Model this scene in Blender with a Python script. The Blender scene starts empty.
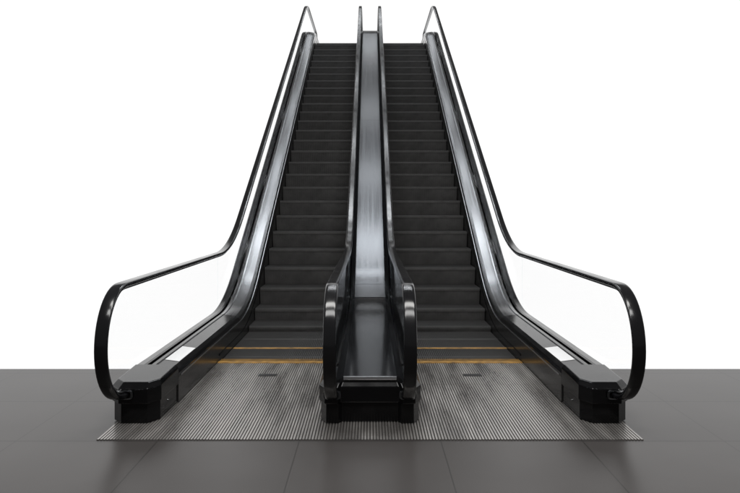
import bpy, bmesh, math, random
from mathutils import Vector
random.seed(4)
C = bpy.context.scene.collection
S = bpy.context.scene
S.view_settings.view_transform = 'Standard'
S.view_settings.look = 'None'
S.view_settings.exposure = 0

# ------------------------------------------------------------ materials
def mat(name, col, rough=.5, metal=0.0, spec=.5, noise=0.0, nscale=(8, 8, 8), rvar=0.0):
    m = bpy.data.materials.new(name); m.use_nodes = True
    nt = m.node_tree; N = nt.nodes; L = nt.links
    b = N['Principled BSDF']
    b.inputs['Base Color'].default_value = (*col, 1)
    b.inputs['Roughness'].default_value = rough
    b.inputs['Metallic'].default_value = metal
    b.inputs['Specular IOR Level'].default_value = spec
    tc = N.new('ShaderNodeTexCoord'); mp = N.new('ShaderNodeMapping')
    mp.inputs['Scale'].default_value = nscale
    L.new(tc.outputs['Object'], mp.inputs['Vector'])
    nz = N.new('ShaderNodeTexNoise'); nz.inputs['Scale'].default_value = 1.0
    nz.inputs['Detail'].default_value = 6; nz.inputs['Roughness'].default_value = .6
    L.new(mp.outputs[0], nz.inputs['Vector'])
    if noise:
        mx = N.new('ShaderNodeMix'); mx.data_type = 'RGBA'
        mr = N.new('ShaderNodeMapRange'); mr.inputs[1].default_value = .3; mr.inputs[2].default_value = .7
        L.new(nz.outputs['Fac'], mr.inputs[0]); L.new(mr.outputs[0], mx.inputs[0])
        mx.inputs[6].default_value = (*[c * (1 - noise) for c in col], 1)
        mx.inputs[7].default_value = (*[min(1, c * (1 + noise)) for c in col], 1)
        L.new(mx.outputs[2], b.inputs['Base Color'])
    if rvar:
        mr = N.new('ShaderNodeMapRange'); mr.inputs[1].default_value = .3; mr.inputs[2].default_value = .7
        mr.inputs[3].default_value = max(.02, rough - rvar); mr.inputs[4].default_value = rough + rvar
        L.new(nz.outputs['Fac'], mr.inputs[0]); L.new(mr.outputs[0], b.inputs['Roughness'])
    return m

M = {}
M['steel'] = mat('satin_steel', (.24, .244, .252), .22, 1, noise=.18, nscale=(60, .35, .35), rvar=.03)
M['dsteel'] = mat('dark_steel', (.098, .102, .108), .21, 1, noise=.16, nscale=(45, .3, .3), rvar=.03)
M['trim'] = mat('bright_trim', (.55, .56, .58), .3, 1)
M['slate'] = mat('dark_glossy_panel', (.012, .0125, .014), .1, 0, .45, noise=.12, nscale=(2, 1, 1), rvar=.02)
M['black'] = mat('black_paint_and_shaded_steel', (.004, .004, .0045), .15, 0, .24, noise=.3, nscale=(3, 3, 3), rvar=.05)  # also the flat deck runs: steel with its shade put into the colour
M['skirt'] = mat('dark_skirt_metal', (.020, .0195, .019), .2, 0, .6, noise=.25, nscale=(2, .6, 20), rvar=.04)
M['rubber'] = mat('black_rubber', (.006, .006, .007), .17, 0, .45, rvar=.05, nscale=(5, 5, 5))
M['tread'] = mat('dark_step_metal', (.064, .063, .0625), .55, .2, .3, noise=.3, nscale=(6, 6, 6), rvar=.1)
M['riser'] = mat('riser_metal', (.088, .087, .0865), .55, .2, .3, noise=.25, nscale=(5, 5, 5), rvar=.1)
M['plate'] = mat('ribbed_plate_metal', (.43, .412, .395), .31, .72, noise=.36, nscale=(9, 1.1, 5), rvar=.12)
M['groove'] = mat('plate_groove', (.030, .027, .025), .7, 0, .3, noise=.4, nscale=(20, 8, 8))
M['yellow'] = mat('yellow_comb', (.36, .20, .048), .5, 0, .4, noise=.6, nscale=(14, 14, 14))
M['label'] = mat('white_label', (.85, .86, .87), .5, 0, .4)
M['badge'] = mat('dark_badge', (.02, .02, .02), .4, .5)
M['concrete'] = mat('cladding_panel', (.10, .10, .105), .45, .3, .4, noise=.15, nscale=(2, 2, 2))

def glassmat(name, tint, k):
    g = bpy.data.materials.new(name); g.use_nodes = True
    nt = g.node_tree; nt.nodes.clear()
    o = nt.nodes.new('ShaderNodeOutputMaterial'); mx = nt.nodes.new('ShaderNodeMixShader')
    tr = nt.nodes.new('ShaderNodeBsdfTransparent'); tr.inputs[0].default_value = tint
    gl = nt.nodes.new('ShaderNodeBsdfGlossy'); gl.inputs['Roughness'].default_value = .03
    fr = nt.nodes.new('ShaderNodeFresnel'); fr.inputs[0].default_value = 1.3
    ml = nt.nodes.new('ShaderNodeMath'); ml.operation = 'MULTIPLY'; ml.inputs[1].default_value = k
    nt.links.new(fr.outputs[0], ml.inputs[0]); nt.links.new(ml.outputs[0], mx.inputs[0])
    nt.links.new(tr.outputs[0], mx.inputs[1]); nt.links.new(gl.outputs[0], mx.inputs[2]); nt.links.new(mx.outputs[0], o.inputs[0])
    return g
M['glass'] = glassmat('clear_glass', (1, 1, 1, 1), .10)
M['edge'] = glassmat('glass_edge', (.985, .99, .99, 1), .1)
M['tinted'] = glassmat('dark_glass', (.60, .61, .62, 1), .45)

# floor: big dark tiles with thin joints
f = bpy.data.materials.new('dark_floor_tiles'); f.use_nodes = True
nt = f.node_tree; N = nt.nodes; L = nt.links; b = N['Principled BSDF']
tc = N.new('ShaderNodeTexCoord'); sp = N.new('ShaderNodeSeparateXYZ'); L.new(tc.outputs['Object'], sp.inputs[0])
def math_(op, a, bb=None, c=None):
    n = N.new('ShaderNodeMath'); n.operation = op
    for i, v in enumerate((a, bb, c)):
        if v is None: continue
        if isinstance(v, (int, float)): n.inputs[i].default_value = v
        else: L.new(v, n.inputs[i])
    return n.outputs[0]
T = .84
def joint(sock, off, hw):
    v = math_('ADD', sock, off + 84.0); v = math_('DIVIDE', v, T); v = math_('FRACT', v)
    v = math_('SUBTRACT', v, .5); v = math_('ABSOLUTE', v); return math_('GREATER_THAN', v, .5 - hw / T)
jx = joint(sp.outputs[0], .42, .0032); jy = joint(sp.outputs[1], .84 * 6 - 4.165, .007)
j = math_('MAXIMUM', jx, jy)
nz = N.new('ShaderNodeTexNoise'); nz.inputs['Scale'].default_value = 1.3; nz.inputs['Detail'].default_value = 8
L.new(tc.outputs['Object'], nz.inputs['Vector'])
nz2 = N.new('ShaderNodeTexNoise'); nz2.inputs['Scale'].default_value = 160; nz2.inputs['Detail'].default_value = 3
L.new(tc.outputs['Object'], nz2.inputs['Vector'])
s_ = math_('ADD', math_('MULTIPLY', nz.outputs['Fac'], .6), math_('MULTIPLY', nz2.outputs['Fac'], .4))
rp = N.new('ShaderNodeMapRange'); rp.inputs[1].default_value = .35; rp.inputs[2].default_value = .65
L.new(s_, rp.inputs[0])
m1 = N.new('ShaderNodeMix'); m1.data_type = 'RGBA'; L.new(rp.outputs[0], m1.inputs[0])
m1.inputs[6].default_value = (.049, .0455, .0440, 1); m1.inputs[7].default_value = (.064, .0595, .0578, 1)
m2 = N.new('ShaderNodeMix'); m2.data_type = 'RGBA'; L.new(j, m2.inputs[0]); L.new(m1.outputs[2], m2.inputs[6])
m2.inputs[7].default_value = (.030, .028, .027, 1)
L.new(m2.outputs[2], b.inputs['Base Color'])
b.inputs['Roughness'].default_value = .30; b.inputs['Specular IOR Level'].default_value = .17
M['floor'] = f

w = bpy.data.materials.new('white_backdrop'); w.use_nodes = True
nt = w.node_tree; nt.nodes.clear()
o = nt.nodes.new('ShaderNodeOutputMaterial'); e = nt.nodes.new('ShaderNodeEmission'); e.inputs[1].default_value = 1.1
nt.links.new(e.outputs[0], o.inputs[0]); M['white'] = w

# ------------------------------------------------------------ helpers
def obj(name, bm, m, parent=None, smooth=False, bevel=0, loc=None):
    bmesh.ops.recalc_face_normals(bm, faces=bm.faces)
    me = bpy.data.meshes.new(name); bm.to_mesh(me); bm.free()
    ms = m if isinstance(m, (list, tuple)) else [m]
    for x in ms: me.materials.append(M[x])
    if smooth:
        for p in me.polygons: p.use_smooth = True
    ob = bpy.data.objects.new(name, me); C.objects.link(ob)
    if parent: ob.parent = parent
    if loc: ob.location = loc
    if bevel:
        mo = ob.modifiers.new('bevel', 'BEVEL'); mo.width = bevel; mo.segments = 2; mo.limit_method = 'ANGLE'
    return ob
def empty(name, label, cat, group=None, loc=(0, 0, 0)):
    ob = bpy.data.objects.new(name, None); C.objects.link(ob); ob.location = loc
    ob['label'] = label; ob['category'] = cat
    if group: ob['group'] = group
    return ob
def box(bm, x0, x1, y0, y1, z0, z1, mi=0):
    v = [bm.verts.new(p) for p in ((x0,y0,z0),(x1,y0,z0),(x1,y1,z0),(x0,y1,z0),(x0,y0,z1),(x1,y0,z1),(x1,y1,z1),(x0,y1,z1))]
    for q in ((0,3,2,1),(4,5,6,7),(0,1,5,4),(1,2,6,5),(2,3,7,6),(3,0,4,7)):
        fc = bm.faces.new([v[i] for i in q]); fc.material_index = mi
def rings(bm, rs, mi=0, caps=True):
    vs = [[bm.verts.new(p) for p in r] for r in rs]; n = len(rs[0])
    for a, b_ in zip(vs, vs[1:]):
        for i in range(n):
            bm.faces.new((a[i], a[(i+1) % n], b_[(i+1) % n], b_[i])).material_index = mi
    if caps:
        bm.faces.new(vs[0]); bm.faces.new(vs[-1][::-1])

TAN = math.tan(math.radians(30)); Y1, Y2, TT, T2 = 7.9, 17.42, .62, .45
TOP = TAN * (Y2 - Y1)
def H(y):
    if y <= Y1 - TT: return 0.0
    if y < Y1 + TT: return TAN * (y - Y1 + TT) ** 2 / (4 * TT)
    if y <= Y2 - T2: return TAN * (y - Y1)
    if y < Y2 + T2: return TOP - TAN * (Y2 + T2 - y) ** 2 / (4 * T2)
    return TOP
def ys(a, b_):
    out = [a]; bends = []
    for k, t in ((Y1, TT), (Y2, T2)):
        n = 32
        bends += [k - t + 2 * t * i / n for i in range(n + 1)]
    out += [v for v in bends if a + .01 < v < b_ - .01]; out.append(b_)
    return out
def sweep(bm, prof, a, b_, sx=1):
    rings(bm, [[(sx * x, y, H(y) + z) for x, z in prof] for y in ys(a, b_)])

YB = 20.3            # top newel centre
def handrail_path(r, zc=.545, yc=4.45):
    pts = []
    pts.append((4.66, zc - r)); pts.append((4.56, zc - r))
    n = 28
    for i in range(n + 1):
        a = -math.pi / 2 - math.pi * i / n
        pts.append((yc + r * math.cos(a), zc + r * math.sin(a)))
    for y in ys(yc + .2, YB - .2): pts.append((y, H(y) + zc + r))
    for i in range(n + 1):
        a = math.pi / 2 - math.pi * i / n
        pts.append((YB + r * math.cos(a), TOP + zc + r * math.sin(a)))
    pts.append((YB - .12, TOP + zc - r))
    return pts
def tube(bm, path, prof, x0):
    rs = []
    for i, (y, z) in enumerate(path):
        a = path[max(0, i - 1)]; c = path[min(len(path) - 1, i + 1)]
        d = Vector((c[0] - a[0], c[1] - a[1])).normalized()
        n = Vector((-d.y, d.x))
        rs.append([(x0 + px, y + n.x * pn, z + n.y * pn) for px, pn in prof])
    rings(bm, rs)
def sup(wd, th, n=20, e=.55):
    out = []
    for i in range(n):
        a = 2 * math.pi * i / n; c, s = math.cos(a), math.sin(a)
        out.append((wd / 2 * math.copysign(abs(c) ** e, c), th / 2 * math.copysign(abs(s) ** e, s)))
    return out
def poly_x(bm, pts, x, th):
    a = [bm.verts.new((x - th / 2, p[0], p[1])) for p in pts]
    b_ = [bm.verts.new((x + th / 2, p[0], p[1])) for p in pts]
    bm.faces.new(a); bm.faces.new(b_[::-1])
    n = len(pts)
    for i in range(n): bm.faces.new((a[i], a[(i+1) % n], b_[(i+1) % n], b_[i])).material_index = 1

# ------------------------------------------------------------ step (one mesh, shared by every copy)
XI, XO = .322, 1.345
NR, PITCH = 56, .43
def step_tread():
    bm = bmesh.new()
    box(bm, XI, XO, .004, PITCH - .004, -.035, -.014)
    p = (XO - XI) / NR
    for i in range(NR):
        box(bm, XI + i * p, XI + i * p + p * .5, .006, PITCH - .003, -.0142, 0)
    return bm
def step_riser():
    bm = bmesh.new()
    cur = [(.020, -.003), (.010, -.009), (.004, -.020), (.004, -.034), (.010, -.060), (.018, -.10), (.030, -.15), (.044, -.20), (.062, -.25)]
    p = (XO - XI) / NR
    rings(bm, [[(XI, y + .012, z), (XO, y + .012, z), (XO, y + .024, z), (XI, y + .024, z)] for y, z in cur])
    for i in range(NR):
        x0 = XI + i * p; x1 = x0 + p * .5
        rings(bm, [[(x0, y, z), (x1, y, z), (x1, y + .0122, z), (x0, y + .0122, z)] for y, z in cur])
    return bm
tread0 = step_riser0 = None

def glass(parent, x, gm='glass'):
    cuts = [7.25, 9.6, 13.4, 17.6]
    def lean(y): return .28 * min(1, max(0, (H(y + .05) - H(y - .05)) / .1 / TAN))
    zb, zt = .235, .545 + .325
    def strip(a, b_):
        la, lb = lean(a), lean(b_)
        top = [(y, H(y) + zt) for y in ys(a - la, b_ - lb)]
        bot = [(y, H(y) + zb) for y in ys(a, b_)]
        return bot + top[::-1]
    r = .325; pts = []
    a0 = math.asin((zb - .545) / r)
    n = 26
    for i in range(n + 1):
        a = math.pi - a0 - (math.pi / 2 - a0) * i / n
        pts.append((4.45 + r * math.cos(a), .545 + r * math.sin(a)))
    pts += [(7.247, zt), (7.247, zb)]
    bm = bmesh.new(); poly_x(bm, pts, x, .010); obj('glass_panel', bm, [gm, 'edge'], parent)
    for a, b_ in zip(cuts, cuts[1:]):
        bm = bmesh.new(); poly_x(bm, strip(a, b_ - .003), x, .010); obj('glass_panel', bm, [gm, 'edge'], parent)
    pts = [(17.6, H(17.6) + zb), (17.6 - lean(17.6), H(17.6 - lean(17.6)) + zt)]
    for y in ys(17.6, YB)[1:-1]: pts.append((y, H(y) + zt))
    for i in range(n + 1):
        a = math.pi / 2 - (math.pi / 2 - a0) * i / n
        pts.append((YB + r * math.cos(a), TOP + .545 + r * math.sin(a)))
    for y in ys(17.6, YB)[1:-1][::-1]: pts.append((y, H(y) + zb))
    bm = bmesh.new(); poly_x(bm, pts, x, .010); obj('glass_panel', bm, [gm, 'edge'], parent)

def rail(parent, x):
    bm = bmesh.new(); tube(bm, handrail_path(.35), sup(.078, .032), x)
    obj('handrail', bm, 'rubber', parent, smooth=True)
    bm = bmesh.new(); tube(bm, handrail_path(.35)[2:-1], [(-.020, -.028), (.020, -.028), (.020, -.016), (-.020, -.016)], x)
    obj('handrail_guide', bm, 'steel', parent)
def boot(parent, x0, zz=.195):
    bm = bmesh.new()
    rings(bm, [[(x0 + a_, y, zz + b_) for a_, b_ in sup(w_, h_, 24)] for y, w_, h_ in ((4.470, .118, .062), (4.450, .112, .058), (4.448, .086, .042), (4.470, .086, .042))], caps=False)
    obj('handrail_boot', bm, 'dsteel', parent)

def escalator(sx, label):
    root = empty('escalator', label, 'escalator', 'pair of escalators side by side', (sx * .83, 5.2, 0))
    root_loc = root.location.copy()
    holder = root
    before = set(C.objects)
    bm = bmesh.new()
    a, c = sorted((sx * .001, sx * 1.63))
    y0, yj, y1 = 4.18, 5.46, 6.195
    box(bm, a, c, y0, y1, .0005, .002, 1)
    n = 88; p = 1.63 / n
    for i in range(n):
        for u, v in ((y0, yj - .003), (yj + .003, y1 - .002)):
            box(bm, a + i * p + p * .2, a + i * p + p * .80, u, v, .0018, .0055, 0)
    pl = obj('landing_plate', bm, ['plate', 'groove'], holder)
    bm = bmesh.new(); bx = sx * .84
    box(bm, bx - .075, bx + .075, 5.72, 5.79, .004, .009)
    obj('badge', bm, 'badge', pl, bevel=.002)
    bm = bmesh.new()
    a, c = sorted((sx * .318, sx * 1.347))
    box(bm, a, c, 6.197, 6.255, -.002, .010, 0)
    nt_ = 90; p = (c - a) / nt_
    for i in range(nt_): box(bm, a + i * p + p * .3, a + i * p + p * .7, 6.255, 6.36, -.006, .007, 0)
    obj('comb', bm, 'yellow', holder)
    global tread0, step_riser0
    if tread0 is None:
        t = obj('tread', step_tread(), 'tread'); r = obj('step', step_riser(), 'riser')
        tread0, step_riser0 = t.data, r.data
        bpy.data.objects.remove(t); bpy.data.objects.remove(r)
    y = 6.08; i = 0
    while y < 18.9:
        s = bpy.data.objects.new('step', step_riser0); C.objects.link(s); s.parent = holder
        s.location = (0, y, H(y) - .008)
        if sx < 0: s.location.x = -(XI + XO)
        t = bpy.data.objects.new('tread', tread0); C.objects.link(t); t.parent = s
        if i == 1:
            bm = bmesh.new(); box(bm, XI, XO, PITCH - .055, PITCH - .003, -.004, .0015)
            obj('demarcation_line', bm, 'yellow', s)
        d = 0; yy = y
        while d < PITCH:
            yn = yy + .002; d += math.hypot(.002, H(yn) - H(yy)); yy = yn
        y = yy; i += 1
    # inner balustrade (beside the divider)
    xi = sx * .237
    glass(holder, xi, 'tinted'); rail(holder, xi)
    pin = [(.246, .20), (.246, .262), (.262, .266), (.300, .252), (.312, .238), (.312, .20)]
    bm = bmesh.new(); sweep(bm, pin, 4.96, 7.30, sx)
    obj('lower_inner_deck', bm, 'black', holder)  # steel like the slope; its dark reflection is put into the black colour
    bm = bmesh.new(); sweep(bm, pin, 7.304, 20.4, sx)
    obj('inclined_inner_deck', bm, 'steel', holder)
    bm = bmesh.new(); sweep(bm, [(.300, -.28), (.300, .198), (.314, .198), (.314, -.28)], 6.02, 20.4, sx)
    box(bm, *sorted((sx * .300, sx * .314)), 4.96, 6.018, .0135, .198)
    obj('skirt_panel', bm, 'skirt', holder)
    # outer balustrade
    xo = sx * 1.572
    glass(holder, xo); rail(holder, xo)
    prof = [(1.560, .19), (1.560, .262), (1.548, .270), (1.520, .270), (1.508, .264), (1.40, .250), (1.368, .232), (1.352, .212), (1.352, .19)]
    bm = bmesh.new(); sweep(bm, prof, 4.96, 7.28, sx)
    dk = obj('lower_inner_deck', bm, 'black', holder)  # black in place of the slope's steel, so this run reads shaded
    bm = bmesh.new()
    def zd(x): return .250 + (x - 1.40) * .1297
    pts = [(1.402, 5.16), (1.506, 5.16), (1.506, 5.64), (1.402, 5.64)]
    rings(bm, [[(sx * x, yy, zd(x) + .0012) for x, yy in pts], [(sx * x, yy, zd(x) + .0025) for x, yy in pts]])
    obj('sticker', bm, 'label', dk)
    bm = bmesh.new(); sweep(bm, prof, 7.284, 20.4, sx)
    obj('inclined_inner_deck', bm, 'steel', holder)
    bm = bmesh.new(); sweep(bm, [(1.352, -.28), (1.352, .188), (1.368, .188), (1.368, -.28)], 6.02, 20.4, sx)
    box(bm, *sorted((sx * 1.352, sx * 1.368)), 4.96, 6.018, .0135, .188)
    obj('skirt_panel', bm, 'skirt', holder)
    bm = bmesh.new(); sweep(bm, [(1.346, .050), (1.346, .062), (1.352, .068), (1.352, .044)], 6.3, 19.5, sx)
    obj('skirt_brush', bm, 'black', holder)
    bm = bmesh.new(); sweep(bm, [(1.348, .186), (1.348, .194), (1.352, .194), (1.352, .186)], 5.02, 20.2, sx)
    obj('trim_strip', bm, 'trim', holder)
    bm = bmesh.new(); sweep(bm, [(1.582, .20), (1.582, .268), (1.600, .272), (1.655, .266), (1.668, .25), (1.668, .20)], 4.96, 20.4, sx)
    obj('outer_deck', bm, 'black', holder)
    bm = bmesh.new(); rs = []
    for yv in ys(6.03, 20.4):
        lo = H(yv) - 1.0
        rs.append([(sx * 1.64, yv, lo), (sx * 1.66, yv, lo), (sx * 1.66, yv, H(yv) + .198), (sx * 1.64, yv, H(yv) + .198)])
    rings(bm, rs)
    box(bm, *sorted((sx * 1.64, sx * 1.66)), 4.96, 6.028, .0135, .198)
    obj('outside_cladding', bm, 'concrete', holder)
    bm = bmesh.new()
    rings(bm, [[(sx * .02, yv, H(yv) - 1.0), (sx * 1.638, yv, H(yv) - 1.0), (sx * 1.638, yv, H(yv) - .97), (sx * .02, yv, H(yv) - .97)] for yv in ys(6.03, 20.4)])
    obj('underside_panel', bm, 'concrete', holder)
    bm = bmesh.new(); box(bm, *sorted((sx * .02, sx * 1.66)), 20.402, 20.42, TOP - 1.0, TOP + .19)
    obj('light_blocking_end_panel', bm, 'concrete', holder)  # unseen cap added to block backdrop light leaking in past the steps
    bm = bmesh.new(); box(bm, *sorted((sx * .318, sx * 1.348)), 19.0, 20.4, TOP - .05, TOP + .004)
    obj('upper_landing_plate', bm, 'plate', holder)
    # newel base with a sloping, chamfered cap
    plan = [(1.356, 4.565), (1.415, 4.465), (1.60, 4.465), (1.672, 4.55), (1.672, 4.96), (1.352, 4.96)]
    ins = [(1.372, 4.60), (1.428, 4.515), (1.585, 4.515), (1.648, 4.59), (1.655, 4.96), (1.372, 4.96)]
    zt_ = [.264, .262, .262, .264, .275, .275]; zs = [.232, .230, .230, .232, .252, .252]
    bm = bmesh.new()
    rings(bm, [[(sx * x, y, .135) for x, y in plan], [(sx * p[0], p[1], z) for p, z in zip(plan, zs)], [(sx * p[0], p[1], z) for p, z in zip(ins, zt_)]])
    cap = obj('newel_cap', bm, 'black', holder, bevel=.005)
    plan2 = [(1.366, 4.575), (1.422, 4.485), (1.59, 4.485), (1.66, 4.56), (1.66, 4.96), (1.360, 4.96)]
    bm = bmesh.new(); rings(bm, [[(sx * x, y, z) for x, y in plan2] for z in (.007, .134)])
    pb = obj('newel_base', bm, 'black', holder, bevel=.003)
    boot(cap, sx * 1.56)
    bm = bmesh.new()
    rs = [[(sx * xx, 4.74 + .006 * math.cos(a_ * math.pi / 6), .085 + .006 * math.sin(a_ * math.pi / 6)) for a_ in range(12)] for xx in (1.368, 1.358)]
    rings(bm, rs); obj('key_switch', bm, 'steel', pb)
    for ob in set(C.objects) - before:
        if ob.parent == root: ob.location = ob.location - root_loc
    return root

escalator(-1, 'left-hand escalator with dark ribbed steps, left of the grey centre divider')
escalator(1, 'right-hand escalator with dark ribbed steps, right of the grey centre divider')

# ------------------------------------------------------------ centre divider between the two
div = empty('centre_divider', 'long dark steel divider deck rising between the two escalators', 'divider', None, (0, 4.9, 0))
bef = set(C.objects)
cp = [(-.224, .20), (-.224, .262), (-.200, .276), (-.172, .298), (.172, .298), (.200, .276), (.224, .262), (.224, .20)]
for a, b_, mt in ((4.53, 7.83, 'slate'), (7.842, 8.16, 'dsteel'), (8.168, 12.4, 'dsteel'), (12.404, 17.0, 'dsteel'), (17.004, 20.4, 'dsteel')):
    bm = bmesh.new(); sweep(bm, cp, a, b_); obj('deck_panel', bm, mt, div)
bm = bmesh.new(); box(bm, -.172, .172, 4.516, 4.529, .276, .297); obj('front_trim', bm, 'trim', div, bevel=.003)
plan = [(-.328, 4.55), (-.288, 4.465), (-.208, 4.465), (-.185, 4.50), (.185, 4.50), (.208, 4.465), (.288, 4.465), (.328, 4.55), (.328, 4.96), (-.328, 4.96)]
bm = bmesh.new(); rings(bm, [[(x, y, .135) for x, y in plan], [(x, y, .235) for x, y in plan], [(x * .94, y + (.025 if y < 4.9 else 0), .262) for x, y in plan]])
cap = obj('newel_cap', bm, 'black', div, bevel=.004)
bm = bmesh.new(); rings(bm, [[(x * .97, y + (.018 if y < 4.9 else 0), z) for x, y in plan] for z in (.007, .134)])
obj('newel_base', bm, 'black', div, bevel=.003)
for x0 in (-.240, .240): boot(cap, x0)
for ob in set(C.objects) - bef:
    if ob.parent == div: ob.location = ob.location - div.location

# ------------------------------------------------------------ setting
def struct(name, bm, m, label, cat):
    ob = obj(name, bm, m); ob['kind'] = 'structure'; ob['label'] = label; ob['category'] = cat; return ob
bm = bmesh.new(); box(bm, -40, 40, -20, 6.0, -.3, 0)
struct('floor', bm, 'floor', 'dark grey tiled floor in front of the escalators', 'floor')
bm = bmesh.new()
pts = []
for i in range(41):
    a = math.radians(-75 + 150 * i / 40); pts.append((40 * math.sin(a), -4 + 40 * math.cos(a)))
lo = [bm.verts.new((x, y, -16)) for x, y in pts]; hi = [bm.verts.new((x, y, 16)) for x, y in pts]
for i in range(40): bm.faces.new((lo[i], lo[i+1], hi[i+1], hi[i]))
struct('backdrop', bm, 'white', 'plain white background behind the escalators', 'backdrop')

# ------------------------------------------------------------ light
W = bpy.data.worlds.new('World'); S.world = W; W.use_nodes = True
W.node_tree.nodes['Background'].inputs[0].default_value = (1, .99, .98, 1)
W.node_tree.nodes['Background'].inputs[1].default_value = .13
def area(loc, rot, sx, sy, p, col=(1, .98, .95)):
    l = bpy.data.lights.new('ceiling_and_fill_lamp', 'AREA'); l.shape = 'RECTANGLE'; l.size = sx; l.size_y = sy; l.energy = p; l.color = col  # shared by the ceiling strips and the added fills
    ob = bpy.data.objects.new('ceiling_and_fill_lamp', l); C.objects.link(ob); ob.location = loc; ob.rotation_euler = [math.radians(a) for a in rot]
    return ob
for yy, zz, p, sx_ in ((11.5, 9.5, 85, 4.5), (13.3, 9.5, 110, 4), (15.4, 9.5, 42, 4), (18.4, 10.5, 26, 4), (22.5, 12, 34, 4)):
    area((0, yy, zz), (0, 0, 0), sx_, .35, p, (.93, .965, 1))
area((0, 3.6, 6.0), (0, 0, 0), 5, 1.0, 250, (1, .985, .96))  # added fill to brighten the front of the landing plate
area((0, 1.4, 6.5), (30, 0, 0), 6, 1.2, 270, (1, .99, .98))  # added front fill, tilted to lighten the step risers

# ------------------------------------------------------------ camera
cam = bpy.data.cameras.new('camera'); co = bpy.data.objects.new('camera', cam); C.objects.link(co)
co.location = (0, 0, 1.4); co.rotation_euler = (math.radians(90), 0, 0)
cam.sensor_width = 36; cam.lens = 702 / 740 * 36; cam.shift_y = -.056; cam.clip_end = 300
S.camera = co
